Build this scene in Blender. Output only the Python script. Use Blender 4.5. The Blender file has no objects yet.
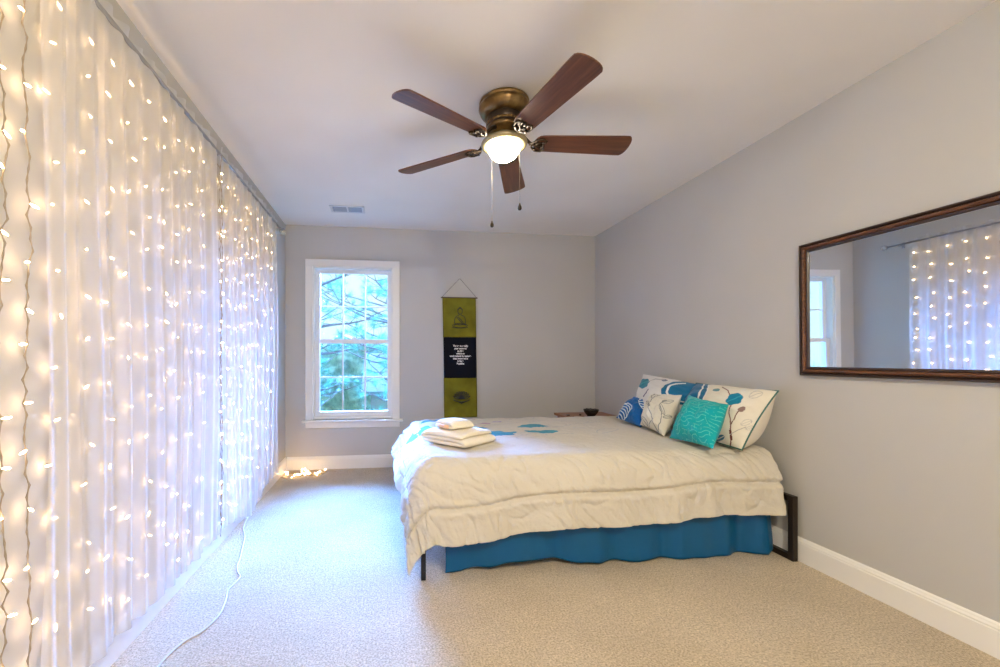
import bpy, bmesh, math, random
import numpy as np
from mathutils import Vector, Matrix, noise
pi = math.pi
sc = bpy.context.scene
COL = sc.collection
random.seed(7)

# ------------------------------------------------------------------ camera
cam_d = bpy.data.cameras.new('camera')
cam = bpy.data.objects.new('camera', cam_d)
COL.objects.link(cam)
cam.location = (0, 0, 1.107)
cam.rotation_euler = (pi/2, 0, -0.124)
cam_d.sensor_fit = 'HORIZONTAL'
cam_d.sensor_width = 36
cam_d.lens = 427/1000*36
cam_d.shift_x = 0.060
cam_d.shift_y = 0.0253
cam_d.clip_start = 0.02
cam_d.clip_end = 200
sc.camera = cam

# ------------------------------------------------------------------ sky, exposure, lamps
world = bpy.data.worlds.new('sky')
sc.world = world
world.use_nodes = True
bg = world.node_tree.nodes['Background']
bg.inputs['Color'].default_value = (0.72, 0.98, 1.0, 1)
bg.inputs['Strength'].default_value = 0.68
world.cycles.sampling_method = 'MANUAL'
world.cycles.sample_map_resolution = 64

BULB_W = 30.0
LENS_W = 38.0
FILL_W = 185.0

vs = sc.view_settings
sc.display_settings.display_device = 'sRGB'
vs.view_transform = 'Standard'
vs.look = 'None'
vs.gamma = 1
vs.use_curve_mapping = False
vs.exposure = 1.02
cy = sc.cycles
cy.max_bounces = 10
cy.diffuse_bounces = 6
cy.glossy_bounces = 4
cy.transmission_bounces = 8
cy.transparent_max_bounces = 24
cy.sample_clamp_indirect = 4
cy.caustics_reflective = False
cy.caustics_refractive = False
cy.use_denoising = True

def area(name, loc, rot, sx, sy, power, color, portal=False):
    d = bpy.data.lights.new(name, 'AREA')
    d.shape = 'RECTANGLE'; d.size = sx; d.size_y = sy
    d.energy = power; d.color = color
    o = bpy.data.objects.new(name, d)
    o.location = loc; o.rotation_euler = rot
    COL.objects.link(o)
    if portal: d.cycles.is_portal = True
    return o
# broad hazy blue daylight coming in low through the far window
sd = bpy.data.lights.new('hazy_sun', 'SUN'); sd.energy = 215; sd.angle = math.radians(56); sd.color = (.14, .35, 1.0)
so = bpy.data.objects.new('hazy_sun', sd); COL.objects.link(so); so.location = (0, 12, 8)
so.rotation_euler = Vector((.0, -1, -.33)).to_track_quat('-Z', 'Y').to_euler()
# portal that tells the renderer where daylight enters (gives no light itself)
area('window_portal', (-0.33, 4.56, 1.28), (-pi/2, 0, 0), 0.80, 1.60, 1, (1, 1, 1), portal=True)

# ------------------------------------------------------------------ materials
def mat(name, color, rough=0.6, metal=0.0, spec=0.5, sheen=0.0):
    m = bpy.data.materials.new(name); m.use_nodes = True
    b = m.node_tree.nodes['Principled BSDF']
    b.inputs['Base Color'].default_value = (*color, 1)
    b.inputs['Roughness'].default_value = rough
    b.inputs['Metallic'].default_value = metal
    b.inputs['Specular IOR Level'].default_value = spec
    if sheen: b.inputs['Sheen Weight'].default_value = sheen
    return m
def NT(m): return m.node_tree.nodes, m.node_tree.links, m.node_tree.nodes['Principled BSDF']
def coords(m, scale=(1, 1, 1), kind='Object'):
    n, l, b = NT(m)
    tc = n.new('ShaderNodeTexCoord'); mp = n.new('ShaderNodeMapping')
    mp.inputs['Scale'].default_value = scale
    l.new(tc.outputs[kind], mp.inputs['Vector'])
    return mp.outputs['Vector']
def noise_tex(m, vec, scale, detail=4, rough=.55):
    n, l, b = NT(m)
    t = n.new('ShaderNodeTexNoise')
    t.inputs['Scale'].default_value = scale; t.inputs['Detail'].default_value = detail
    t.inputs['Roughness'].default_value = rough
    l.new(vec, t.inputs['Vector'])
    return t.outputs['Fac']
def ramp(m, fac, stops):
    n, l, b = NT(m)
    r = n.new('ShaderNodeValToRGB')
    e = r.color_ramp.elements
    while len(e) < len(stops): e.new(0.5)
    for i, (p, c) in enumerate(stops):
        e[i].position = p; e[i].color = (*c, 1)
    l.new(fac, r.inputs['Fac'])
    return r.outputs['Color']
def bump(m, fac, strength, dist=0.01, prev=None):
    n, l, b = NT(m)
    bp = n.new('ShaderNodeBump')
    bp.inputs['Strength'].default_value = strength; bp.inputs['Distance'].default_value = dist
    l.new(fac, bp.inputs['Height'])
    if prev is not None: l.new(prev, bp.inputs['Normal'])
    l.new(bp.outputs['Normal'], b.inputs['Normal'])
    return bp.outputs['Normal']
def setcol(m, c): n, l, b = NT(m); l.new(c, b.inputs['Base Color'])
def mix_mul(m, c1, c2, fac=1.0):
    n, l, b = NT(m)
    x = n.new('ShaderNodeMix'); x.data_type = 'RGBA'; x.blend_type = 'MULTIPLY'
    x.inputs['Factor'].default_value = fac
    l.new(c1, x.inputs[6]); l.new(c2, x.inputs[7])
    return x.outputs[2]

M = {}
def wall_mat(name, c):
    m = mat(name, c, .75, spec=.25)
    v = coords(m)
    f = noise_tex(m, v, 1.3, 2)
    setcol(m, ramp(m, f, [(.3, tuple(k*.97 for k in c)), (.7, tuple(min(1, k*1.03) for k in c))]))
    bump(m, noise_tex(m, v, 180, 3), .12, .002)
    return m
M['wall'] = wall_mat('grey_wall_paint', (.50, .49, .47))
M['ceiling'] = wall_mat('ceiling_paint', (.88, .87, .86))
M['trim'] = mat('white_trim_paint', (.82, .81, .79), .38, spec=.5)
M['sash'] = mat('white_vinyl', (.80, .81, .82), .35)

m = M['carpet'] = mat('beige_carpet', (.6, .5, .38), .95, spec=.1, sheen=.25)
v = coords(m)
c1 = ramp(m, noise_tex(m, v, 130, 4, .75), [(.36, (.34, .27, .18)), (.52, (.65, .53, .375)), (.66, (.86, .72, .54))])
c2 = ramp(m, noise_tex(m, v, 2.6, 4, .6), [(.35, (.86, .85, .83)), (.65, (1, 1, 1))])
c3 = ramp(m, noise_tex(m, v, 38, 2, .6), [(.35, (.90, .89, .88)), (.65, (1, 1, 1))])
setcol(m, mix_mul(m, mix_mul(m, c1, c2), c3))
b1 = bump(m, noise_tex(m, v, 260, 3, .7), .9, .008)
bump(m, noise_tex(m, v, 45, 3, .6), .5, .012, b1)

m = M['wood'] = mat('walnut_blade', (.2, .07, .03), .38, spec=.5)
v = coords(m, (1.2, 22, 22))
g = noise_tex(m, v, 3.0, 6, .65)
setcol(m, ramp(m, g, [(.28, (.045, .014, .007)), (.5, (.105, .034, .015)), (.72, (.18, .066, .028))]))
M['wood_dark'] = mat('dark_wood', (.07, .035, .02), .4)
m = M['frame_wood'] = mat('mirror_frame_wood', (.14, .055, .03), .35)
v = coords(m, (14, 3, 14))
setcol(m, ramp(m, noise_tex(m, v, 6, 5, .6), [(.3, (.045, .018, .010)), (.55, (.13, .050, .024)), (.75, (.24, .11, .05))]))
M['frame_dark'] = mat('dark_frame_edge', (.035, .018, .014), .35)
M['mirror'] = mat('mirror_silver', (.93, .94, .95), .015, metal=1.0)
m = M['bronze'] = mat('antique_brass', (.20, .125, .05), .33, metal=.85)
setcol(m, ramp(m, noise_tex(m, coords(m), 16, 3), [(.35, (.13, .075, .03)), (.65, (.30, .19, .075))]))
M['bronze_dark'] = mat('dark_bronze', (.035, .022, .014), .4, metal=.6)
M['brass'] = mat('aged_brass_rim', (.36, .29, .16), .4, metal=.55)
M['black_metal'] = mat('black_metal', (.012, .012, .014), .45, metal=.3)
M['brown_metal'] = mat('brown_metal', (.022, .014, .010), .42, metal=.3)
M['chrome'] = mat('brushed_nickel', (.62, .62, .62), .28, metal=.9)
M['rod'] = mat('grey_rod', (.33, .33, .34), .35, metal=.7)
M['crystal'] = mat('clear_acrylic', (.9, .93, .97), .06, spec=.9)
M['crystal'].node_tree.nodes['Principled BSDF'].inputs['Transmission Weight'].default_value = .6
M['bowl'] = mat('black_glaze', (.010, .010, .012), .22)
M['stand_wood'] = mat('red_brown_wood', (.26, .10, .045), .45)
M['wire'] = mat('clear_string_wire', (.32, .26, .19), .5)
M['cord'] = mat('white_cord', (.58, .58, .56), .45)
M['vent'] = mat('white_vent', (.70, .71, .73), .45)
M['vent_dark'] = mat('vent_duct', (.05, .055, .06), .7)
M['louver'] = mat('grey_louver', (.34, .36, .38), .5)
M['mattress'] = mat('mattress_ticking', (.75, .73, .68), .8)
M['boxspring'] = mat('box_spring_cloth', (.32, .34, .42), .85)
M['chain'] = mat('pull_chain_metal', (.30, .27, .22), .35, metal=.6)

def emissive(name, col, strength, base=(.9, .88, .8)):
    m = mat(name, base, .3)
    b = m.node_tree.nodes['Principled BSDF']
    b.inputs['Emission Color'].default_value = (*col, 1)
    b.inputs['Emission Strength'].default_value = strength
    return m
M['bulb'] = emissive('warm_bulb_glass', (1.0, .64, .34), BULB_W)
M['lens'] = emissive('lit_frosted_glass', (1.0, .87, .64), LENS_W)
M['dome'] = emissive('added_fill_glow', (1.0, .88, .64), FILL_W)

# sheer voile: thin cloth, part see-through, denser where seen edge-on
m = bpy.data.materials.new('sheer_white_voile'); m.use_nodes = True
n = m.node_tree.nodes; l = m.node_tree.links; n.clear()
out = n.new('ShaderNodeOutputMaterial')
tr = n.new('ShaderNodeBsdfTransparent')
df = n.new('ShaderNodeBsdfDiffuse'); df.inputs['Color'].default_value = (.80, .80, .81, 1)
tl = n.new('ShaderNodeBsdfTranslucent'); tl.inputs['Color'].default_value = (.80, .80, .81, 1)
mx1 = n.new('ShaderNodeMixShader'); mx1.inputs[0].default_value = .5
l.new(df.outputs[0], mx1.inputs[1]); l.new(tl.outputs[0], mx1.inputs[2])
lw = n.new('ShaderNodeLayerWeight'); lw.inputs['Blend'].default_value = .5
mr = n.new('ShaderNodeMapRange')
mr.inputs['From Min'].default_value = 0.0; mr.inputs['From Max'].default_value = 1.0
mr.inputs['To Min'].default_value = .50; mr.inputs['To Max'].default_value = .95
l.new(lw.outputs['Facing'], mr.inputs['Value'])
mx2 = n.new('ShaderNodeMixShader')
l.new(mr.outputs[0], mx2.inputs[0]); l.new(tr.outputs[0], mx2.inputs[1]); l.new(mx1.outputs[0], mx2.inputs[2])
l.new(mx2.outputs[0], out.inputs['Surface'])
M['voile'] = m

# window glass: clear thin pane
m = bpy.data.materials.new('window_glass'); m.use_nodes = True
n = m.node_tree.nodes; l = m.node_tree.links; n.clear()
out = n.new('ShaderNodeOutputMaterial')
tr = n.new('ShaderNodeBsdfTransparent'); tr.inputs['Color'].default_value = (.95, .98, .98, 1)
gl = n.new('ShaderNodeBsdfGlossy'); gl.inputs['Roughness'].default_value = .02
lw_ = n.new('ShaderNodeLayerWeight'); lw_.inputs['Blend'].default_value = .12
fr = n.new('ShaderNodeMath'); fr.operation = 'MULTIPLY_ADD'; fr.inputs[1].default_value = .5; fr.inputs[2].default_value = .03
l.new(lw_.outputs['Facing'], fr.inputs[0])
mx = n.new('ShaderNodeMixShader')
l.new(fr.outputs[0], mx.inputs[0]); l.new(tr.outputs[0], mx.inputs[1]); l.new(gl.outputs[0], mx.inputs[2])
l.new(mx.outputs[0], out.inputs['Surface'])
M['glass'] = m

def cloth_attr(name, rough=.85, bump_scale=300, bstr=.25, sheen=.2, crease=None):
    """cloth whose printed pattern sits in the 'print' colour attribute"""
    m = mat(name, (.8, .8, .8), rough, spec=.15, sheen=sheen)
    n, l, b = NT(m)
    a = n.new('ShaderNodeAttribute'); a.attribute_name = 'print'
    l.new(a.outputs['Color'], b.inputs['Base Color'])
    v = coords(m)
    p = bump(m, noise_tex(m, v, bump_scale, 2), bstr, .002)
    if crease: bump(m, noise_tex(m, v, crease[0], 4, .6), crease[1], .012, p)
    return m
M['comforter'] = cloth_attr('printed_comforter_cloth', .85, 260, .2, .15, (20, .8))
M['cushion'] = cloth_attr('printed_cushion_cloth', .85, 300, .2, .15, (22, .25))
M['satin'] = mat('teal_blue_satin', (.001, .085, .215), .42, spec=.4)
bump(M['satin'], noise_tex(M['satin'], coords(M['satin']), 14, 4), .25, .008)
m = M['towel'] = mat('cream_terry', (.84, .77, .64), .95, spec=.05, sheen=.4)
bump(m, noise_tex(m, coords(m), 420, 2), .6, .003)
m = M['towel_white'] = mat('pale_terry', (.84, .79, .68), .95, spec=.05, sheen=.4)
bump(m, noise_tex(m, coords(m), 420, 2), .6, .003)
M['towel_peach'] = mat('peach_terry', (.72, .45, .30), .95, spec=.05, sheen=.4)
m = M['olive'] = mat('olive_cloth', (.29, .27, .022), .8, spec=.15)
setcol(m, ramp(m, noise_tex(m, coords(m), 7, 4), [(.3, (.115, .10, .008)), (.7, (.20, .175, .014))]))
bump(m, noise_tex(m, coords(m, (40, 1, 600)), 2, 2), .2, .002)
M['black_cloth'] = mat('black_cloth', (.003, .004, .010), .8, spec=.15)
M['ink'] = mat('black_ink', (.01, .01, .012), .7)
M['white_ink'] = mat('white_ink', (.82, .82, .80), .7)
m = M['needles'] = mat('pine_needles', (.10, .30, .20), .6)
setcol(m, ramp(m, noise_tex(m, coords(m), 2.0, 3), [(.3, (.06, .24, .16)), (.7, (.20, .48, .34))]))
m = M['leafy'] = mat('shrub_leaves', (.2, .4, .3), .8)
setcol(m, ramp(m, noise_tex(m, coords(m), 3.5, 6, .7), [(.35, (.20, .45, .38)), (.65, (.55, .80, .70))]))
M['bark'] = mat('pine_bark', (.09, .08, .075), .9)
M['house_wall'] = mat('pale_siding', (.25, .25, .24), .8)
M['roof'] = mat('grey_shingle', (.12, .12, .12), .9)
m = M['lawn'] = mat('pale_dry_lawn', (.08, .12, .07), .95)

# ------------------------------------------------------------------ helpers
def link(name, me, m=None, parent=None, loc=None):
    o = bpy.data.objects.new(name, me)
    COL.objects.link(o)
    if m is not None: me.materials.append(m)
    if parent is not None: o.parent = parent
    if loc is not None: o.location = loc
    return o
def tag(o, label=None, cat=None, group=None, kind=None):
    if label: o['label'] = label
    if cat: o['category'] = cat
    if group: o['group'] = group
    if kind: o['kind'] = kind
    return o
def thing(name, loc, label, cat, group=None, rz=0):
    o = bpy.data.objects.new(name, None); COL.objects.link(o)
    o.location = loc; o.rotation_euler = (0, 0, rz); o.empty_display_size = .1
    return tag(o, label, cat, group)
def B(): return bmesh.new()
def fin(name, bm, m, parent=None, smooth=False, loc=None):
    me = bpy.data.meshes.new(name)
    bmesh.ops.recalc_face_normals(bm, faces=bm.faces)
    if smooth:
        for f in bm.faces: f.smooth = True
    bm.to_mesh(me); bm.free()
    return link(name, me, m, parent, loc)
def bevel_mod(o, w=.003, seg=2):
    md = o.modifiers.new('bevel', 'BEVEL'); md.width = w; md.segments = seg
    md.limit_method = 'ANGLE'; md.angle_limit = math.radians(40)
    return o
def box(bm, x0, x1, y0, y1, z0, z1):
    vs_ = [bm.verts.new(p) for p in ((x0,y0,z0),(x1,y0,z0),(x1,y1,z0),(x0,y1,z0),(x0,y0,z1),(x1,y0,z1),(x1,y1,z1),(x0,y1,z1))]
    for f in ((0,3,2,1),(4,5,6,7),(0,1,5,4),(1,2,6,5),(2,3,7,6),(3,0,4,7)):
        bm.faces.new([vs_[i] for i in f])
def tube(bm, pts, r, seg=8, cap=True, radii=None):
    pts = [Vector(p) for p in pts]
    rings = []
    up = None
    for i, p in enumerate(pts):
        if i == 0: t = pts[1]-p
        elif i == len(pts)-1: t = p-pts[i-1]
        else: t = pts[i+1]-pts[i-1]
        if t.length < 1e-9: t = Vector((0, 0, 1))
        t.normalize()
        if up is None:
            up = Vector((0, 0, 1)) if abs(t.z) < .9 else Vector((1, 0, 0))
        a = t.cross(up)
        if a.length < 1e-4: a = t.cross(Vector((1, 0, 0)))
        a.normalize(); b = t.cross(a).normalized(); up = -b if False else a.cross(t)
        rr = radii[i] if radii else r
        rings.append([bm.verts.new(p + a*rr*math.cos(2*pi*k/seg) + b*rr*math.sin(2*pi*k/seg)) for k in range(seg)])
    for i in range(len(rings)-1):
        for k in range(seg):
            bm.faces.new((rings[i][k], rings[i][(k+1) % seg], rings[i+1][(k+1) % seg], rings[i+1][k]))
    if cap:
        bm.faces.new(rings[0][::-1]); bm.faces.new(rings[-1])
def lathe(bm, prof, seg=40, c=(0, 0), cap=False):
    rings = []
    for r, z in prof:
        if r < 1e-5: rings.append([bm.verts.new((c[0], c[1], z))])
        else: rings.append([bm.verts.new((c[0]+r*math.cos(2*pi*k/seg), c[1]+r*math.sin(2*pi*k/seg), z)) for k in range(seg)])
    for i in range(len(rings)-1):
        A, Q = rings[i], rings[i+1]
        for k in range(seg):
            k2 = (k+1) % seg
            if len(A) == 1 and len(Q) == 1: continue
            if len(A) == 1: bm.faces.new((A[0], Q[k], Q[k2]))
            elif len(Q) == 1: bm.faces.new((A[k], A[k2], Q[0]))
            else: bm.faces.new((A[k], A[k2], Q[k2], Q[k]))
def grid_mesh(name, P, m, parent=None, colors=None, close_u=False):
    """P: array (nu, nv, 3)"""
    nu, nv = P.shape[:2]
    idx = np.arange(nu*nv).reshape(nu, nv)
    a = idx[:-1, :-1].ravel(); b = idx[1:, :-1].ravel(); c = idx[1:, 1:].ravel(); d = idx[:-1, 1:].ravel()
    faces = np.stack([a, b, c, d], 1)
    if close_u:
        faces = np.concatenate([faces, np.stack([idx[-1, :-1], idx[0, :-1], idx[0, 1:], idx[-1, 1:]], 1)])
    me = bpy.data.meshes.new(name)
    me.from_pydata(P.reshape(-1, 3).tolist(), [], faces.tolist())
    me.polygons.foreach_set('use_smooth', [True]*len(me.polygons))
    if colors is not None:
        at = me.color_attributes.new('print', 'FLOAT_COLOR', 'POINT')
        cc = np.ones((nu*nv, 4), np.float32); cc[:, :3] = colors.reshape(-1, 3)
        at.data.foreach_set('color', cc.ravel())
    me.update()
    return link(name, me, m, parent)
def interp(x, xs, ys): return float(np.interp(x, xs, ys))
def nz(x, y, z=0.0): return noise.noise(Vector((x, y, z)))

# ------------------------------------------------------------------ the room
XL, XR, YB, YF, H = -1.0, 2.25, 4.40, -1.5, 2.44
T = .15
def struct(name, bm, m, parent=None):
    o = fin(name, bm, m, parent)
    if parent is None: o['kind'] = 'structure'
    return o
bm = B(); box(bm, XL-T, XR+T, YF-T, YB+T, -.15, 0); struct('floor', bm, M['carpet'])
bm = B(); box(bm, XL-T, XR+T, YF-T, YB+T, H, H+.15); struct('ceiling', bm, M['ceiling'])
bm = B(); box(bm, XL-T, XL, YF, YB+T, 0, H); struct('wall_left', bm, M['wall'])
bm = B(); box(bm, XR, XR+T, YF, YB+T, 0, H); struct('wall_right', bm, M['wall'])
bm = B(); box(bm, XL-T, XR+T, YF-T, YF, 0, H); struct('wall_front', bm, M['wall'])
WX0, WX1, WZ0, WZ1 = -.738, .062, .50, 2.035      # window opening
bm = B()
box(bm, XL, WX0, YB, YB+T, 0, H); box(bm, WX1, XR, YB, YB+T, 0, H)
box(bm, WX0, WX1, YB, YB+T, 0, WZ0); box(bm, WX0, WX1, YB, YB+T, WZ1, H)
struct('wall_back', bm, M['wall'])

def baseboard(name, a, b, nrm):
    # profile: (distance from wall, height)
    prof = [(0, 0), (.014, 0), (.014, .100), (.011, .104), (.012, .110), (.008, .118), (.007, .124), (.003, .129), (0, .130)]
    bm = B()
    A = [bm.verts.new((a[0]+nrm[0]*d, a[1]+nrm[1]*d, z)) for d, z in prof]
    Q = [bm.verts.new((b[0]+nrm[0]*d, b[1]+nrm[1]*d, z)) for d, z in prof]
    for i in range(len(prof)-1): bm.faces.new((A[i], A[i+1], Q[i+1], Q[i]))
    bm.faces.new(A[::-1]); bm.faces.new(Q)
    struct(name, bm, M['trim'])
baseboard('baseboard_left', (XL, YF), (XL, YB), (1, 0))
baseboard('baseboard_right', (XR, YF), (XR, YB), (-1, 0))
baseboard('baseboard_back', (XL+.014, YB), (XR-.014, YB), (0, -1))
baseboard('baseboard_front', (XL+.014, YF), (XR-.014, YF), (0, 1))

# ------------------------------------------------------------------ window
win = bpy.data.objects.new('window_1', None); COL.objects.link(win)
win.location = ((WX0+WX1)/2, YB, WZ0); win['kind'] = 'structure'
def wpart(name, bm, m, bev=.002):
    o = fin(name, bm, m); o.parent = win; o.matrix_parent_inverse = Matrix.Translation(win.location).inverted()
    if bev: bevel_mod(o, bev, 2)
    return o
cw = .068
bm = B()
box(bm, WX0-cw, WX0+.004, YB-.018, YB, WZ0-.012, WZ1+.004)
box(bm, WX1-.004, WX1+cw, YB-.018, YB, WZ0-.012, WZ1+.004)
box(bm, WX0-cw, WX1+cw, YB-.020, YB, WZ1-.004, WZ1+cw)
wpart('window_casing', bm, M['trim'], .004)
bm = B(); box(bm, WX0-cw-.032, WX1+cw+.032, YB-.055, YB+.06, WZ0-.030, WZ0-.008)
wpart('window_stool', bm, M['trim'], .006)
bm = B(); box(bm, WX0-cw, WX1+cw, YB-.016, YB, WZ0-.088, WZ0-.030)
wpart('window_apron', bm, M['trim'], .004)
bm = B()   # jamb liner
box(bm, WX0, WX0+.018, YB, YB+.148, WZ0, WZ1); box(bm, WX1-.018, WX1, YB, YB+.148, WZ0, WZ1)
box(bm, WX0, WX1, YB, YB+.148, WZ1-.018, WZ1); box(bm, WX0, WX1, YB+.0, YB+.148, WZ0-.008, WZ0+.014)
wpart('window_jamb', bm, M['trim'])
gx0, gx1 = -.672, .006
zm = 1.285
def sash(name, z0, z1, yb, zt, zb):
    # z0..z1 outer, glass zb..zt
    bm = B()
    d = .032
    box(bm, WX0+.018, gx0, yb, yb+d, z0, z1); box(bm, gx1, WX1-.018, yb, yb+d, z0, z1)
    box(bm, gx0, gx1, yb, yb+d, z0, zb); box(bm, gx0, gx1, yb, yb+d, zt, z1)
    w = .0075
    for k in (1, 2):
        x = gx0+(gx1-gx0)*k/3; box(bm, x-w, x+w, yb+.008, yb+.024, zb, zt)
    zc = (zb+zt)/2; box(bm, gx0, gx1, yb+.009, yb+.023, zc-w, zc+w)
    o = wpart(name, bm, M['sash'])
    bm = B(); box(bm, gx0-.004, gx1+.004, yb+.014, yb+.018, zb-.004, zt+.004)
    g = fin('pane', bm, M['glass']); g.parent = o
    return o
sash('upper_sash', zm-.012, WZ1-.018, YB+.078, 1.982, zm+.022)
low = sash('lower_sash', WZ0+.014, zm+.022, YB+.040, zm-.022, .572)
bm = B(); box(bm, -.36, -.30, YB+.030, YB+.055, zm+.022, zm+.034); box(bm, -.345, -.315, YB+.026, YB+.04, zm+.034, zm+.046)
lk = fin('sash_lock', bm, M['sash']); lk.parent = low; bevel_mod(lk, .003)

# ------------------------------------------------------------------ ceiling fan
FX, FY = .603, 2.155
fan = thing('ceiling_fan', (FX, FY, H), 'five-blade walnut and antique brass ceiling fan with lit frosted bowl', 'ceiling fan')
def fpart(name, bm, m, parent=fan, smooth=True):
    return fin(name, bm, m, parent, smooth)
bm = B()
lathe(bm, [(0, 0), (.118, 0), (.126, -.006), (.129, -.014), (.124, -.022), (.130, -.030), (.131, -.040), (.127, -.048), (.123, -.060), (.114, -.073), (.100, -.080), (.085, -.083), (0, -.083)], 56)
o = fpart('canopy_housing', bm, M['bronze']); bevel_mod(o, .002)
bm = B(); lathe(bm, [(0, -.080), (.088, -.080), (.090, -.086), (.090, -.126), (.080, -.134), (0, -.134)], 48)
fpart('motor_band', bm, M['bronze_dark'])
P = np.zeros((192, 4, 3))
for i in range(192):
    th = 2*pi*i/192; r_ = .0905+(.0025 if (i//4) % 2 else 0)
    for j, (dr, z) in enumerate(((-.004, -.114), (0, -.117), (0, -.124), (-.004, -.127))):
        P[i, j] = ((r_+dr)*math.cos(th), (r_+dr)*math.sin(th), z)
grid_mesh('motor_vents', P, M['bronze'], fan, close_u=True)
bm = B(); lathe(bm, [(0, -.130), (.076, -.130), (.090, -.136), (.092, -.146), (.086, -.156), (.062, -.162), (.058, -.170), (0, -.170)], 48)
fpart('blade_hub', bm, M['bronze'])
bm = B(); lathe(bm, [(0, -.166), (.048, -.166), (.050, -.180), (.062, -.192), (.090, -.200), (.108, -.206), (.117, -.214), (.119, -.222), (.116, -.230), (.106, -.235), (.090, -.233), (.085, -.226), (0, -.215)], 56)
fpart('light_fitter', bm, M['brass'])
bm = B()
prof = [(.086, -.226)]
for i in range(0, 13):
    t_ = i/12*pi/2
    prof.append((.085*math.cos(t_), -.230-.080*math.sin(t_)))
prof[-1] = (0, prof[-1][1])
lathe(bm, prof, 56)
fpart('glass_bowl', bm, M['lens'])
# blade (local x outwards)
def blade_mesh():
    bm = B()
    r0, r1 = .155, .664
    top = []
    n = 26
    outline = []
    # lower edge outwards then tip then back
    def hw(x):
        t_ = (x-r0)/(r1-r0)
        return .054 + .017*t_
    pts = []
    for i in range(9):       # rounded root
        a = pi/2 + pi*i/8
        pts.append((r0+.040+.040*math.cos(a), hw(r0)*math.sin(a)))
    for i in range(1, 12):
        x = r0+.040+(r1-.055-r0-.040)*i/11
        pts.append((x, -hw(x)))
    for i in range(1, 12):   # tip: slanted rounded end
        a = -pi/2+pi*i/12
        w = hw(r1)
        yy = w*math.sin(a)
        xx = r1-.045 + .045*abs(math.cos(a))**.6 - .018*(yy/w if yy < 0 else -yy/w*.0)*-1*0
        pts.append((xx, yy))
    for i in range(11, -1, -1):
        x = r0+.040+(r1-.055-r0-.040)*i/11
        pts.append((x, hw(x)))
    up = [bm.verts.new((x, y, .0035)) for x, y in pts]
    dn = [bm.verts.new((x, y, -.0035)) for x, y in pts]
    bm.faces.new(up); bm.faces.new(dn[::-1])
    for i in range(len(pts)):
        j = (i+1) % len(pts)
        bm.faces.new((up[i], dn[i], dn[j], up[j]))
    return bm
def arm_mesh():
    bm = B()
    tube(bm, [(.078, 0, .050), (.105, 0, .036), (.135, 0, .002), (.160, 0, -.012), (.20, 0, -.012)], .008, 8, radii=[.011, .010, .008, .008, .006])
    for s in (-1, 1):
        tube(bm, [(.135, 0, -.008), (.150, .020*s, -.012), (.172, .040*s, -.012), (.200, .043*s, -.012), (.216, .030*s, -.012), (.212, .016*s, -.012), (.196, .018*s, -.012)], .0055, 7)
        tube(bm, [(.160, 0, -.012), (.180, .014*s, -.012), (.196, .018*s, -.012)], .005, 7)
    for p in ((.165, .030), (.165, -.030), (.205, 0)):
        tube(bm, [(p[0], p[1], -.020), (p[0], p[1], -.003)], .0065, 8)
    return bm
bl_me = ar_me = None
for k in range(5):
    a = -(.069 + k*2*pi/5)
    R = Matrix.Rotation(a, 4, 'Z') @ Matrix.Rotation(math.radians(-13), 4, 'X')
    z0 = -.212
    Mx = Matrix.Translation((0, 0, z0)) @ R
    if bl_me is None:
        ob = fin('blade', blade_mesh(), M['wood'], fan); bevel_mod(ob, .002); bl_me = ob.data
        oa = fin('blade_arm', arm_mesh(), M['bronze_dark'], ob, True); ar_me = oa.data
    else:
        ob = link('blade', bl_me, None, fan); bevel_mod(ob, .002)
        oa = link('blade_arm', ar_me, None, ob)
    ob.matrix_local = Mx
for nm, (cx_, cy_, ztop, zend) in {'a': (.566-FX, 2.262-FY, -.226, 1.852-H), 'b': (.655-FX, 2.055-FY, -.226, 1.877-H)}.items():
    bm = B()
    nb = int((ztop-zend)/.0062)
    tube(bm, [(cx_, cy_, ztop), (cx_, cy_, zend)], .0007, 6)
    for i in range(nb):
        z = ztop-.0062*i
        bmesh.ops.create_icosphere(bm, subdivisions=1, radius=.0014, matrix=Matrix.Translation((cx_, cy_, z)))
    ch = fin('pull_chain', bm, M['chain'], fan, True)
    bm = B(); lathe(bm, [(0, zend+.004), (.003, zend+.002), (.004, zend-.004), (.009, zend-.016), (.010, zend-.024), (.007, zend-.031), (0, zend-.034)], 16, (cx_, cy_))
    fin('chain_fob', bm, M['bronze_dark'], ch, True)

# unseen dome added behind the camera as warm fill for the near end
dome = thing('added_fill_light', (.62, -.55, H), 'glowing dome added out of view behind the camera as warm fill', 'fill light')
bm = B(); lathe(bm, [(0, 0), (.17, 0), (.175, -.012), (.165, -.03), (0, -.03)], 48); fin('fill_light_base', bm, M['bronze'], dome, True)
bm = B(); lathe(bm, [(.160, -.03)]+[(.158*math.cos(i/10*pi/2), -.03-.075*math.sin(i/10*pi/2)) for i in range(1, 10)]+[(0, -.105)], 48)
fin('fill_light_dome', bm, M['dome'], dome, True)

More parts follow.
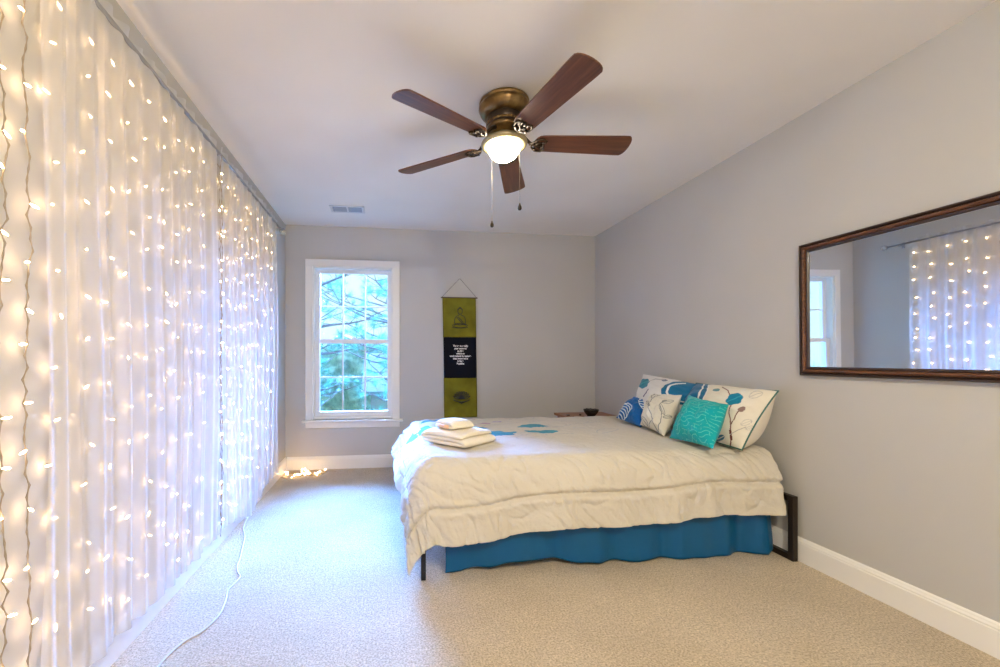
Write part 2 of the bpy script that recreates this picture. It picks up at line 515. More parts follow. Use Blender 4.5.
# ------------------------------------------------------------------ ceiling vent
vent = thing('ceiling_vent', (-.346, 3.868, H), 'white metal louvered vent set in the ceiling near the window', 'vent')
bm = B()
hx, hy = .150, .085
for (x0, x1, y0, y1) in ((-hx, hx, -hy, -hy+.022), (-hx, hx, hy-.022, hy), (-hx, -hx+.024, -hy, hy), (hx-.024, hx, -hy, hy), (-.008, .008, -hy, hy)):
    box(bm, x0, x1, y0, y1, -.008, 0)
bevel_mod(fin('vent_frame', bm, M['vent'], vent), .002)
bm = B(); box(bm, -hx+.02, hx-.02, -hy+.02, hy-.02, -.0012, 0); fin('vent_duct', bm, M['vent_dark'], vent)
for sx in (-1, 1):
    bm = B()
    for i in range(6):
        y = -hy+.03+i*(2*hy-.06)/5
        xa, xb = sorted((sx*.009, sx*(hx-.025)))
        v4 = [bm.verts.new(p) for p in ((xa, y-.007, -.002), (xb, y-.007, -.002), (xb, y+.006, -.007), (xa, y+.006, -.007))]
        bm.faces.new(v4)
        v5 = [bm.verts.new((q.co.x, q.co.y, q.co.z+.001)) for q in v4]; bm.faces.new(v5[::-1])
    fin('louver_bank', bm, M['louver'], vent)

# ------------------------------------------------------------------ wall mirror
my0, my1, mz0, mz1 = .93, 2.063, 1.018, 1.722
mir = thing('wall_mirror', (XR, (my0+my1)/2, mz0), 'large rectangular wall mirror in a ridged dark brown wood frame', 'mirror')
def mp(name, bm, m, smooth=False):
    o = fin(name, bm, m); o.parent = mir; o.matrix_parent_inverse = Matrix.Translation(mir.location).inverted(); return o
def moulding(name, prof, m):
  bm = B()
  rings = []
  for w, d in prof:
      rings.append([bm.verts.new((XR-.001-d, y, z)) for y, z in ((my0+w, mz0+w), (my1-w, mz0+w), (my1-w, mz1-w), (my0+w, mz1-w))])
  for i in range(len(prof)-1):
    for k in range(4):
        bm.faces.new((rings[i][k], rings[i][(k+1) % 4], rings[i+1][(k+1) % 4], rings[i+1][k]))
  return mp(name, bm, m)
moulding('outer_frame', [(0, 0), (0, .018), (.003, .023), (.009, .024), (.013, .016), (.016, .014), (.016, 0)], M['frame_dark'])
moulding('frame_ridge', [(.016, 0), (.016, .015), (.019, .024), (.025, .028), (.031, .024), (.034, .013), (.034, 0)], M['frame_wood'])
moulding('inner_lip', [(.034, 0), (.034, .012), (.037, .017), (.042, .016), (.047, .010), (.048, 0)], M['frame_dark'])
bm = B(); box(bm, XR-.009, XR-.004, my0+.044, my1-.044, mz0+.044, mz1-.044); mp('mirror_glass', bm, M['mirror'])
mir.rotation_euler = (0, math.radians(-.45), 0)
mir.location.x -= .001

# ------------------------------------------------------------------ hanging banner on the back wall
BX0, BX1 = .572, .922
BYp = YB-.022
ban = thing('wall_banner', (.755, BYp, 1.74), 'narrow olive and black cloth banner with white lettering on back wall', 'banner')
def bp(name, bm, m, parent=None, smooth=False):
    o = fin(name, bm, m, None, smooth); o.parent = parent or ban
    o.matrix_parent_inverse = Matrix.Translation(ban.location).inverted() if parent is None else Matrix()
    return o
def banner_x(z):   # slight drift to the right and widening below
    t_ = (1.735-z)/(1.735-.5)
    return BX0+.018*t_, BX1+.016*t_
def cloth_panel(name, z1, z0, m):
    nu, nv = 24, 30
    P = np.zeros((nu, nv, 3))
    for i in range(nu):
        for j in range(nv):
            z = z1+(z0-z1)*j/(nv-1)
            a, b = banner_x(z)
            if name == 'black_panel': a += .003; b -= .001
            x = a+(b-a)*i/(nu-1)
            y = BYp + .004*nz(x*7, z*4) - .002*math.sin(z*19+x*8)
            P[i, j] = (x, y, z)
    o = grid_mesh(name, P, m)
    o.parent = ban; o.matrix_parent_inverse = Matrix.Translation(ban.location).inverted()
    md = o.modifiers.new('t', 'SOLIDIFY'); md.thickness = .002
    return o
top_p = cloth_panel('upper_olive_panel', 1.738, 1.330, M['olive'])
mid_p = cloth_panel('black_panel', 1.334, .905, M['black_cloth'])
low_p = cloth_panel('lower_olive_panel', .909, .500, M['olive'])
bm = B(); tube(bm, [(BX0-.018, BYp, 1.741), (BX1+.018, BYp, 1.741)], .006, 10); bp('hanging_rod', bm, M['wood_dark'])
bm = B()
tube(bm, [(BX0-.008, BYp, 1.745), (.755, YB-.008, 1.945)], .0018, 6); tube(bm, [(.755, YB-.008, 1.945), (BX1+.008, BYp, 1.745)], .0018, 6)
bp('hanging_string', bm, M['black_metal'])
bm = B(); tube(bm, [(.755, YB-.012, 1.945), (.755, YB, 1.947)], .004, 8); bp('nail', bm, M['chrome'])
def ink(name, strokes, r, m):
    bm = B()
    for s in strokes:
        tube(bm, [(x, BYp-.006, z) for x, z in s], r, 6)
    return bp(name, bm, m)
def arc(cx_, cz, rx, rz, a0, a1, n=12):
    return [(cx_+rx*math.cos(math.radians(a0+(a1-a0)*i/n)), cz+rz*math.sin(math.radians(a0+(a1-a0)*i/n))) for i in range(n+1)]
# seated figure drawing
fxx = .755
S = [arc(fxx, 1.600, .024, .030, 0, 360, 18), arc(fxx, 1.633, .010, .009, 0, 180, 8), arc(fxx, 1.606, .028, .026, 20, 160),
     [(fxx-.010, 1.571), (fxx-.012, 1.560), (fxx-.040, 1.548), (fxx-.056, 1.520), (fxx-.060, 1.480), (fxx-.040, 1.462)],
     [(fxx+.010, 1.571), (fxx+.012, 1.560), (fxx+.042, 1.548), (fxx+.056, 1.520), (fxx+.058, 1.480), (fxx+.040, 1.462)],
     [(fxx-.036, 1.540), (fxx-.010, 1.510), (fxx+.020, 1.480)], [(fxx-.022, 1.545), (fxx+.010, 1.512), (fxx+.034, 1.478)],
     arc(fxx, 1.470, .030, .012, 180, 360), arc(fxx, 1.452, .078, .022, 0, 360, 24),
     arc(fxx-.03, 1.454, .03, .010, 20, 200), arc(fxx+.03, 1.454, .03, .010, -20, 160),
     [(fxx-.085, 1.432), (fxx-.03, 1.426), (fxx+.03, 1.426), (fxx+.085, 1.432)]]
ink('seated_figure_print', S, .0032, M['ink'])
# lotus
L = []
lx, lz = .772, .690
for k in range(-4, 5):
    a = math.radians(90-k*20)
    ln = .070+.016*abs(k)/4
    hw_ = .015
    dx, dz = math.cos(a)*1.05, math.sin(a)*1.0+.15
    tip = (lx+dx*ln, lz+dz*ln)
    px_, pz_ = -dz, dx
    midp = (lx+dx*ln*.55, lz+dz*ln*.55)
    L.append([(lx, lz), (midp[0]+px_*hw_, midp[1]+pz_*hw_), tip]); L.append([(lx, lz), (midp[0]-px_*hw_, midp[1]-pz_*hw_), tip])
L.append(arc(lx, lz, .085, .030, 190, 350)); L.append(arc(lx, lz-.004, .050, .036, 200, 340)); L.append(arc(lx, lz-.01, .02, .036, 210, 330))
ink('lotus_print', L, .0045, M['ink'])
# lettering
lines = [('There is really', .158), ('your moment', .130), ('to live', .066), ('which is to', .088), ('understand in nature', .224), ('that moment is', .158), ('before', .062), ('Buddha', .078)]
zz = 1.232
for t_, w in lines:
    cu = bpy.data.curves.new('lettering', 'FONT'); cu.body = t_; cu.align_x = 'CENTER'; cu.size = .026; cu.offset = .0009; cu.extrude = .0005
    to = bpy.data.objects.new('lettering_src', cu); COL.objects.link(to)
    dg = bpy.context.evaluated_depsgraph_get(); dg.update()
    me = bpy.data.meshes.new_from_object(to.evaluated_get(dg))
    bpy.data.objects.remove(to)
    xs = [v_.co.x for v_ in me.vertices]; cur = max(xs)-min(xs)
    sx = w/cur
    for v_ in me.vertices: v_.co = Vector((v_.co.x*sx, 0 - v_.co.z, v_.co.y))
    me.materials.clear()
    o = link('lettering', me, M['white_ink'], ban, (.004, -.0065, zz-1.74))
    zz -= .0262
# ------------------------------------------------------------------ bed
bed = thing('bed', (.18, 2.17, 0), 'queen bed with a low dark metal frame beneath cream comforter', 'bed')
def bdp(name, bm, m, smooth=False, bev=0):
    o = fin(name, bm, m, None, smooth); o.parent = bed; o.matrix_parent_inverse = Matrix.Translation(bed.location).inverted()
    if bev: bevel_mod(o, bev, 3)
    return o
BX_0, BX_1, BY_0, BY_1 = .18, 2.20, 2.19, 3.71
bm = B(); box(bm, BX_0+.015, BX_1-.02, BY_0+.02, BY_1-.01, .375, .572); bdp('mattress', bm, M['mattress'], bev=.05)
bm = B(); box(bm, BX_0+.02, BX_1-.02, BY_0+.03, BY_1-.02, .210, .372); bdp('box_spring', bm, M['boxspring'], bev=.02)
bm = B()
for (x0, x1, y0, y1) in ((BX_0, BX_1-.02, BY_0+.045, BY_0+.070), (BX_0, BX_1-.02, BY_1-.03, BY_1-.005), (BX_0, BX_0+.025, BY_0+.005, BY_1-.005), (BX_1-.045, BX_1-.02, BY_0+.045, BY_1-.005), (BX_0, BX_1-.02, 2.93, 2.96)):
    box(bm, x0, x1, y0, y1, .178, .205)
bdp('side_rail', bm, M['black_metal'], bev=.002)
for (x, y) in ((.182, 2.135), (.182, 3.68), (1.15, 2.93), (.182, 2.93), (1.15, 3.66)):
    bm = B(); box(bm, x-.012, x+.012, y-.012, y+.012, 0, .19 if y < 2.2 else .18)
    if y < 2.2: box(bm, x-.012, x+.012, y-.012, y+.075, .170, .190)
    bdp('leg', bm, M['black_metal'], bev=.002)
bm = B()
hx0, hx1 = 2.196, 2.226
hz = .355
box(bm, hx0, hx1, 2.070, 2.102, 0, hz); box(bm, hx0, hx1, 3.68, 3.712, 0, hz)
box(bm, hx0, hx1, 2.102, 3.68, hz-.032, hz); box(bm, hx0, hx1, 2.102, 3.68, 0, .032)
bdp('headboard_frame', bm, M['brown_metal'], bev=.002)

# bed skirt
xs_ = [.298, .482, .653, .833, 1.028, 1.367, 1.724, 2.0, 2.13, 2.19]
zs_ = [.006, .022, .046, .048, .018, .008, .006, .006, .006, .030]
nu, nv = 340, 26
P = np.zeros((nu, nv, 3))
for i in range(nu):
    x = .298+(2.182-.298)*i/(nu-1)
    zb = interp(x, xs_, zs_) + .003*math.sin(x*31)
    for j in range(nv):
        t_ = j/(nv-1)
        z = .36+(zb-.36)*t_
        w = .3+.7*t_
        fold = .016*math.sin(x*17+1.2*math.sin(x*5)) + .006*math.sin(x*41+2) + .012*nz(x*5, 3.3)
        if x > 1.55: fold += .015*math.sin(x*26)*min(1, (x-1.55)/.3)
        y = 2.186 - .012*t_ + fold*w
        if x > 2.13: y += .5*(x-2.13)
        P[i, j] = (x + .004*math.sin(z*20)*t_, y, z)
sk = grid_mesh('bed_skirt', P, M['satin'])
md = sk.modifiers.new('t', 'SOLIDIFY'); md.thickness = .002
tag(sk, 'teal blue satin bed skirt hanging below the comforter', 'bed skirt')

# comforter -----------------------------------------------------------
def ell(a, b, ca, cb, ra, rb, rot=0, wob=0, seed=0, k=5):
    c_, s_ = math.cos(rot), math.sin(rot)
    u = ((a-ca)*c_+(b-cb)*s_)/ra; v_ = (-(a-ca)*s_+(b-cb)*c_)/rb
    r = np.hypot(u, v_)
    th = np.arctan2(v_, u)
    return r < 1+wob*np.sin(k*th+seed)
def seg_d(a, b, p, q):
    px_, py_ = q[0]-p[0], q[1]-p[1]
    t_ = np.clip(((a-p[0])*px_+(b-p[1])*py_)/(px_*px_+py_*py_), 0, 1)
    return np.hypot(a-p[0]-t_*px_, b-p[1]-t_*py_)
CX0, CX1, CY0, CY1 = .135, 2.215, 2.155, 3.715   # drape edges
OV_F = .46     # overhang foot
na, nb = 520, 440
aa = np.linspace(-OV_F, CX1-CX0-.045, na)
P = np.zeros((na, nb, 3)); C = np.zeros((na, nb, 3))
rr = .15
A2 = np.zeros((na, nb)); B2 = np.zeros((na, nb))
for i, a in enumerate(aa):
    fo = .475 - .05*max(0, min(1, a/2.0)) + .010*math.sin(a*7)   # front overhang
    if a < .5: fo += .05*min(.5-a, .6)
    bb_ = np.linspace(-fo, CY1-CY0+.40, nb)
    for j, b in enumerate(bb_):
        A2[i, j] = a; B2[i, j] = b
        dx = min(a, 0); dy = b if b < 0 else max(0, b-(CY1-CY0))
        far = b > 1.0
        if dx < 0: # foot drop shorter towards the far corner
            dx *= 1.0 - .30*max(0, min(1, (b-.1)/1.3))
        d = math.hypot(dx, dy)
        x = CX0+rr*.9+max(a, 0)*((CX1-CX0-rr*.9)/(CX1-CX0)); y = CY0+rr*.75+min(max(b, 0), CY1-CY0)*((CY1-CY0-rr*1.5)/(CY1-CY0))
        far_f = max(0, min(1, b/1.4)) if a < .4 else 0
        if a < .4: x += .09*far_f*(1-max(a, 0)/.4)
        z = .594
        corner = 0.0
        if dx < 0 and dy < 0: d *= 1-.07*math.sin(2*math.atan2(-dx, -dy))
        if d > 0:
            ux, uy = dx/d, dy/d
            arc_l = rr*pi/2
            if d < arc_l: o_ = rr*math.sin(d/rr); dn = rr*(1-math.cos(d/rr))
            else:
                e = d-arc_l
                o_ = rr+.10*e; dn = rr+e*.995
            o_ += .18*far_f*abs(ux)*min(1, d/.36)**1.4
            corner = min(abs(ux), abs(uy))*1.414
            per = (a if abs(uy) > abs(ux) else b)
            wv = max(0, d-.1)
            wave = (.012*math.sin(per*9.5+.6)+.008*math.sin(per*21+2*math.sin(per*4)))*min(1, wv/.3)
            o_ += wave*(1-.5*corner) + .035*corner*min(1, wv/.3)
            x += ux*o_; y += uy*o_; z -= dn
        # puff and crown
        inx = max(0, min(1, a/.5))*max(0, min(1, (2.0-a)/.3)); iny = max(0, min(1, b/.5))*max(0, min(1, (1.5-b)/.3))
        z += .008*inx*iny
        nrm = Vector((0, 0, 1)) if d == 0 else Vector((dx/d*min(1, d/.15), dy/d*min(1, d/.15), max(0, 1-d/.15))).normalized()
        # wrinkles
        h = .008*nz(a*5, b*5, 1) + .004*nz(a*11, b*11, 2)
        ca, sa = math.cos(.95), -math.sin(.95)
        p_, q_ = (a*ca+b*sa), (-a*sa+b*ca)
        rid = 1-abs(nz(p_*5.0+.9*nz(a*5, b*5), q_*13+1.2*nz(a*3, b*3, 4), 5))*2.6
        amt = (1.0 if d > .05 else .35)*(.45 if a < 0 and b > .1 else 1)
        h -= .009*max(0, rid)**2*amt
        rid2 = 1-abs(nz(p_*9, q_*27+1.5*nz(a*6, b*6, 8), 9))*2.4
        h -= .003*max(0, rid2)**2*amt
        # quilting seam 18 cm from the hem
        df_ = b-(-fo); dfo = a+OV_F
        for dist in (df_-.175, dfo-.17):
            h -= .016*math.exp(-(dist/.010)**2) - .006*math.exp(-((abs(dist)-.03)/.02)**2)
        # puffed edge
        x += nrm.x*h; y += nrm.y*h; z += nrm.z*h
        z = max(z, .03)
        x = min(x, 2.225)
        P[i, j] = (x, y, z)
PX, PY = P[:, :, 0], P[:, :, 1]
C[:] = (.57, .53, .46)
blue = np.array((.008, .26, .46)); teal = np.array((.01, .24, .36))
onTop = (B2 > -.10)
ln = np.zeros((na, nb), bool)
def paint(mask, col, al=1.0):
    C[mask & onTop] = C[mask & onTop]*(1-al)+np.array(col)*al
# pale grey outlined leaves and vines
for (p, q) in (((.20, 2.5), (.75, 3.2)), ((.75, 3.2), (1.5, 3.45)), ((.5, 2.9), (1.25, 2.75)), ((.9, 3.4), (.4, 3.6)), ((1.2, 3.05), (1.8, 3.3))):
    paint(seg_d(PX, PY, p, q) < .006, (.40, .40, .42), .7)
for (cx_, cy_, r1_, r2_, ro) in ((.95, 2.72, .13, .055, .4), (1.3, 3.0, .14, .06, -.3), (1.15, 3.55, .12, .06, .2), (.65, 3.52, .10, .05, .5), (1.55, 2.85, .13, .05, .6), (1.5, 3.3, .12, .05, -.4)):
    paint(ell(PX, PY, cx_, cy_, r1_, r2_, ro) & ~ell(PX, PY, cx_, cy_, r1_-.01, r2_-.01, ro), (.42, .42, .44), .8)
paint(ell(PX, PY, .245, 3.12, .095, .17, -.15, .10, 1, 6), blue)
paint(ell(PX, PY, .40, 3.52, .13, .06, .1, .1, 2), teal)
paint(ell(PX, PY, .722, 2.84, .155, .10, .05, .12, .5, 6), blue)
paint(ell(PX, PY, .63, 3.10, .10, .07, -.4, .1, 2), teal)
paint(ell(PX, PY, 1.065, 2.86, .115, .055, -.06, .08, 1), teal)
paint(ell(PX, PY, 1.09, 3.10, .120, .060, .1, .08, 4), teal)
paint(ell(PX, PY, .76, 3.27, .05, .03, 0, .1), (.42, .30, .38))
paint(ell(PX, PY, .87, 3.35, .05, .025, 0, .1), (.40, .35, .50))
com = grid_mesh('comforter', P, M['comforter'], colors=C)
md = com.modifiers.new('t', 'SOLIDIFY'); md.thickness = .014; md.offset = -1
tag(com, 'cream quilted comforter with teal flower print spread over the bed', 'comforter')

# ------------------------------------------------------------------ pillows
def pillow(name, TL, TR, BR, BL, thick, chart, painter, label, n=170, concave=.07, flip=1, parent=None, group=None, back=(.66, .62, .54), drift=(0, 0), back_k=.5):
    """TL.. are the world corners of the face; chart gives pattern coordinates of the same corners"""
    TL, TR, BR, BL = map(Vector, (TL, TR, BR, BL))
    nrm = ((TR-TL).cross(BL-TL)).normalized()
    if nrm.x > 0: nrm = -nrm
    c0 = (TL+TR+BR+BL)/4
    u = np.linspace(-1, 1, n)
    U, V = np.meshgrid(u, u, indexing='ij')       # U right, V up
    Uc = U*(1-concave*(1-V**2)*np.abs(U)**2); Vc = V*(1-concave*(1-U**2)*np.abs(V)**2)
    wTL = (1-Uc)*(1+Vc)/4; wTR = (1+Uc)*(1+Vc)/4; wBR = (1+Uc)*(1-Vc)/4; wBL = (1-Uc)*(1-Vc)/4
    base = sum(w[..., None]*np.array(q) for w, q in zip((wTL, wTR, wBR, wBL), (TL, TR, BR, BL)))
    bul = np.clip((1-np.abs(U)**2.1)*(1-np.abs(V)**2.1), 0, 1)**.62
    cr = np.zeros_like(U)
    for i in range(n):
        for j in range(n):
            cr[i, j] = .020*nz(U[i, j]*2.2+c0.y*9, V[i, j]*2.2, 3)+.008*nz(U[i, j]*6+c0.y*5, V[i, j]*6, 7)
    root = thing(name, tuple(c0), label, 'pillow', group)
    ch = np.array(chart, float)
    CU = wTL*ch[0][0]+wTR*ch[1][0]+wBR*ch[2][0]+wBL*ch[3][0]
    CV = wTL*ch[0][1]+wTR*ch[1][1]+wBR*ch[2][1]+wBL*ch[3][1]
    col = painter(CU-drift[0]*bul, CV-drift[1]*bul)
    N = np.array(nrm)
    Pf = base + ((bul*thick*.5 + cr*np.sqrt(bul)))[..., None]*N
    Pb = base - ((bul*thick*back_k))[..., None]*N
    Inv = Matrix.Translation(root.location).inverted()
    # one closed cover: front and back share the rim
    nn = n*n
    idx = np.arange(nn).reshape(n, n)
    rim = np.zeros((n, n), bool); rim[0, :] = rim[-1, :] = rim[:, 0] = rim[:, -1] = True
    bidx = idx.copy(); inner = ~rim
    bidx[inner] = nn+np.arange(inner.sum())
    verts = np.concatenate([Pf.reshape(-1, 3), Pb[inner]])
    def fc(ix, rev):
        q = np.stack([ix[:-1, :-1].ravel(), ix[1:, :-1].ravel(), ix[1:, 1:].ravel(), ix[:-1, 1:].ravel()], 1)
        return q[:, ::-1] if rev else q
    faces = np.concatenate([fc(idx, False), fc(bidx, True)])
    me = bpy.data.meshes.new('cover')
    me.from_pydata((verts-np.array(root.location)).tolist(), [], faces.tolist())
    me.polygons.foreach_set('use_smooth', [True]*len(me.polygons))
    cc = np.ones((len(verts), 4), np.float32)
    cc[:nn, :3] = col.reshape(-1, 3); cc[nn:, :3] = back
    at = me.color_attributes.new('print', 'FLOAT_COLOR', 'POINT'); at.data.foreach_set('color', cc.ravel())
    link('cover', me, M['cushion'], root)
    rim_pts = [Pf[i, 0] for i in range(n)]+[Pf[-1, j] for j in range(1, n)]+[Pf[i, -1] for i in range(n-2, -1, -1)]+[Pf[0, j] for j in range(n-2, 0, -1)]
    return root, rim_pts
def canvas(U, c): K = np.zeros(U.shape+(3,)); K[:] = c; return K
CREAM = (.68, .64, .55); LIGHT = (.66, .65, .62)
def line_path(U, V, pts, w):
    m_ = np.zeros(U.shape, bool)
    for p, q in zip(pts[:-1], pts[1:]): m_ |= seg_d(U, V, p, q) < w
    return m_
def leaf_outline(U, V, cx_, cy_, ra, rb, rot, w, vein=True):
    o_ = ell(U, V, cx_, cy_, ra, rb, rot) & ~ell(U, V, cx_, cy_, ra-w, rb-w, rot)
    if vein:
        c_, s_ = math.cos(rot), math.sin(rot)
        o_ |= seg_d(U, V, (cx_-ra*c_, cy_-ra*s_), (cx_+ra*c_, cy_+ra*s_)) < w*.45
    return o_
def paint_A(U, V):
    K = canvas(U, CREAM)
    K[line_path(U, V, [(733, 450), (733.5, 437), (733.5, 425), (732, 413), (735, 404), (734, 393), (727, 388)], .55)] = (.16, .05, .05)
    K[line_path(U, V, [(733.5, 432), (734, 440)], 1.0)] = (.12, .03, .03)
    K[line_path(U, V, [(733.5, 426), (738, 417), (744, 411)], .5)] = (.16, .08, .07)
    K[ell(U, V, 745, 410.5, 3.8, 2.6, -.6)] = (.24, .16, .15)
    K[line_path(U, V, [(733, 436), (740, 431), (748, 427)], .35)] = (.35, .33, .33)
    for q in ((748, 423, 6, 2.6, -.4), (759, 396, 7, 3, -.35), (752, 428, 5, 2, -.3)):
        K[leaf_outline(U, V, *q, .5)] = (.42, .41, .40)
    K[ell(U, V, 738, 400.5, 9, 5, -.35, .06, 0, 6)] = (.008, .19, .33)
    K[seg_d(U, V, (730, 403), (746, 397)) < .35] = (.03, .33, .47)
    K[ell(U, V, 722, 439.5, 6, 2.8, -.5)] = (.05, .16, .28)
    K[seg_d(U, V, (717, 442), (727, 437)) < .35] = (.6, .6, .58)
    K[ell(U, V, 720.5, 391, 4.5, 1.8, .1)] = (.10, .24, .27)
    band = U + (V-384)*.42
    K[band < 712.5] = (.008, .12, .26)
    K[(band > 706) & (band < 708)] = (.72, .72, .70)
    K[(band > 712.5) & (band < 713.6)] = (.72, .72, .70)
    return K
def paint_B(U, V):
    K = canvas(U, LIGHT)
    K[ell(U, V, 650.5, 384.5, 6.6, 4.6, -.2, .07, 1, 7)] = (.01, .20, .30)
    K[seg_d(U, V, (645, 387), (656, 382)) < .3] = (.03, .35, .42)
    K[line_path(U, V, [(641, 396), (643, 389), (647, 380)], .45)] = (.30, .34, .36)
    K[line_path(U, V, [(652, 397), (655, 393), (657, 391)], .7)] = (.12, .10, .18)
    K[ell(U, V, 649, 403, 3, 1.6, .6)] = (.14, .12, .25)
    K[ell(U, V, 671, 381.5, 3, 1.1, .1)] = (.10, .14, .22)
    K[line_path(U, V, [(656, 383), (662, 380), (671, 381)], .4)] = (.38, .38, .38)
    band = U - .9*(V-390)*-1
    m_ = (((U-692)/23)**2 + ((V-393)/11)**2 < 1) | ((U > 690))
    K[m_] = (.008, .13, .27)
    r_ = np.sqrt(((U-692)/23)**2 + ((V-393)/11)**2)
    K[(r_ > .74) & (r_ < .83) & (U < 690)] = (.70, .72, .72)
    return K
def paint_C(U, V):
    K = canvas(U, (.008, .10, .32))
    W_ = (.62, .70, .76)
    for (cx_, cy_, ra, rb, rot) in ((625, 414.5, 8.2, 5.2, -.75), (645, 407, 6.5, 5.6, .9)):
        ins = ell(U, V, cx_, cy_, ra, rb, rot)
        K[ins & ~ell(U, V, cx_, cy_, ra-.8, rb-.8, rot)] = W_
        c_, s_ = math.cos(rot), math.sin(rot)
        al = (U-cx_)*c_+(V-cy_)*s_; ac = -(U-cx_)*s_+(V-cy_)*c_
        st = np.mod(al+.10*ac**2, 2.5) < .85
        K[ins & st] = W_
    return K
def paint_D(U, V):
    K = canvas(U, (.64, .61, .52))
    G = (.20, .22, .22)
    K[line_path(U, V, [(660, 436), (655, 425), (651, 413), (653, 404), (662, 398), (668, 396)], .32)] = G
    K[line_path(U, V, [(659, 434), (662, 424), (664, 416), (662, 408), (668, 404)], .32)] = G
    K[line_path(U, V, [(655, 422), (648, 430)], .32)] = G
    for q in ((669, 405, 5.5, 1.9, -.35), (664, 413, 5.5, 2.0, 1.2), (646, 424, 4.2, 2.6, .9), (668, 419, 4, 1.4, -.4), (656, 399, 5, 1.8, -.7), (650, 408, 4, 1.5, .9), (673, 426, 3.5, 1.5, .7)):
        K[leaf_outline(U, V, *q, .5)] = G
    return K
def paint_E(U, V):
    K = canvas(U, (.006, .34, .37))
    for i in range(U.shape[0]):
        for j in range(0, U.shape[1]):
            pass
    t_ = np.mod(V + 1.1*np.sin(U*.55) + .12*(U-690), 3.1)
    msk = (t_ < .42) & (np.mod(np.floor((V+.12*U)/3.1)*3.7+U*.31, 3.0) < 2.1) & (U > 680)
    K[msk] = (.10, .52, .48)
    t2 = np.mod(U - .8*np.sin(V*.5), 5.2)
    K[(t2 < .45) & (np.mod(V*.25+np.floor(U/5.2)*1.9, 2.6) < 1.1) & (U > 684)] = (.08, .48, .46)
    return K
chA = [(697, 383), (779, 391), (743, 450), (673, 432)]
rA, rim = pillow('bed_pillow', (2.165, 2.763, .936), (2.125, 2.089, .931), (1.945, 2.131, .604), (1.925, 2.683, .606), .25, chA, paint_A,
                 'large cream sham with red-brown stem and blue leaf, nearest the mirror', n=220, concave=.05, back_k=.8, drift=(17, 11), group='pillows leaning against the wall')
bm = B(); tube(bm, [Vector(p)-rA.location for p in rim[::3]]+[Vector(rim[0])-rA.location], .0045, 6, cap=False); o = fin('piping', bm, mat('dark_green_piping', (.04, .13, .12), .7), rA, True)
rB, rim = pillow('bed_pillow', (2.145, 3.36, .978), (2.165, 2.705, .926), (1.945, 2.546, .640), (1.925, 3.16, .650), .22,
                 [(648, 375), (703, 385), (690, 425), (640, 416)], paint_B,
                 'white sham with teal blot and dark blue band, at the far side against the wall', n=200, concave=.02, drift=(8, 7), group='pillows leaning against the wall')
rC, _ = pillow('throw_pillow', (2.0, 3.259, .800), (2.0, 2.972, .772), (1.82, 2.878, .610), (1.80, 3.181, .640), .15,
               [(634, 397), (656, 404), (641, 428), (616, 418)], paint_C, 'royal blue cushion with white outlined striped leaves, leftmost on the bed', n=150, back=(.008, .10, .32), drift=(5, 3), group='throw cushions on the bed')
rD, _ = pillow('throw_pillow', (2.0, 3.000, .838), (1.965, 2.640, .866), (1.78, 2.562, .604), (1.80, 2.858, .633), .17,
               [(652, 396), (682, 396), (664, 437), (640, 425)], paint_D, 'cream cushion with thin grey vine outlines between blue and teal cushions', n=200, drift=(7, 4), group='throw cushions on the bed')
rE, _ = pillow('throw_pillow', (1.93, 2.53, .874), (1.93, 2.205, .848), (1.76, 2.120, .616), (1.745, 2.462, .612), .17,
               [(688, 395), (728, 404), (711, 447), (668, 437)], paint_E, 'bright teal square cushion with stitched lines, in front of the shams', n=220, back=(.006, .30, .34), group='throw cushions on the bed')

# ------------------------------------------------------------------ towels
def folded_towel(name, L, W, layers, th, m, parent, z0=0, seed=0, roll=False):
    """ribbon folded back and forth, extruded along W"""
    bm = B()
    path = []
    h = th*1.06
    for k in range(layers):
        z = z0+th/2+k*h
        xs = np.linspace(-L/2, L/2, 14)
        if k % 2: xs = xs[::-1]
        for x in xs: path.append((x*(1-.02*k), z))
        if k < layers-1:
            sgn = 1 if k % 2 == 0 else -1
            for q in range(1, 6):
                a = -pi/2+pi*q/6
                path.append((sgn*(L/2+(h/2)*math.cos(a)*1.0)*(1-.02*k), z+h/2+(h/2)*math.sin(a)))
    ny = 22
    P = []
    n_ = len(path)
    up = []; dn = []
    for i, (x, z) in enumerate(path):
        if i == 0: t_ = np.subtract(path[1], path[0])
        elif i == n_-1: t_ = np.subtract(path[-1], path[-2])
        else: t_ = np.subtract(path[i+1], path[i-1])
        t_ = t_/np.hypot(*t_); nn_ = np.array((-t_[1], t_[0]))*th*.47
        up.append((x+nn_[0], z+nn_[1])); dn.append((x-nn_[0], z-nn_[1]))
    loop = up+dn[::-1]
    rings = []
    for j in range(ny):
        y = -W/2+W*j/(ny-1)
        e = abs(2*j/(ny-1)-1)
        ring = []
        for x, z in loop:
            xx = x*(1-.04*e**6)+.005*nz(y*9, z*30, seed)
            zz_ = z0+(z-z0)*(1-.20*e**4)*(1-.16*(abs(x)/(L/2))**4) + .004*nz(x*8, y*8, seed)
            ring.append(bm.verts.new((xx, y+.006*nz(x*10, z*40, seed+3)*e, max(zz_, z0))))
        rings.append(ring)
    m_ = len(loop)
    for j in range(ny-1):
        for k in range(m_):
            bm.faces.new((rings[j][k], rings[j][(k+1) % m_], rings[j+1][(k+1) % m_], rings[j+1][k]))
    for rg, rev in ((rings[0], 1), (rings[-1], 0)):
        for k in range(n_-1):
            q = (rg[k], rg[k+1], rg[m_-2-k], rg[m_-1-k])
            bm.faces.new(q if not rev else q[::-1])
    o = fin(name, bm, m, parent, True)
    sb = o.modifiers.new('s', 'SUBSURF'); sb.levels = sb.render_levels = 1
    return o
tw = thing('folded_towel', (.435, 2.60, .600), 'large cream bath towel folded on the comforter', 'towel', rz=math.radians(-50))
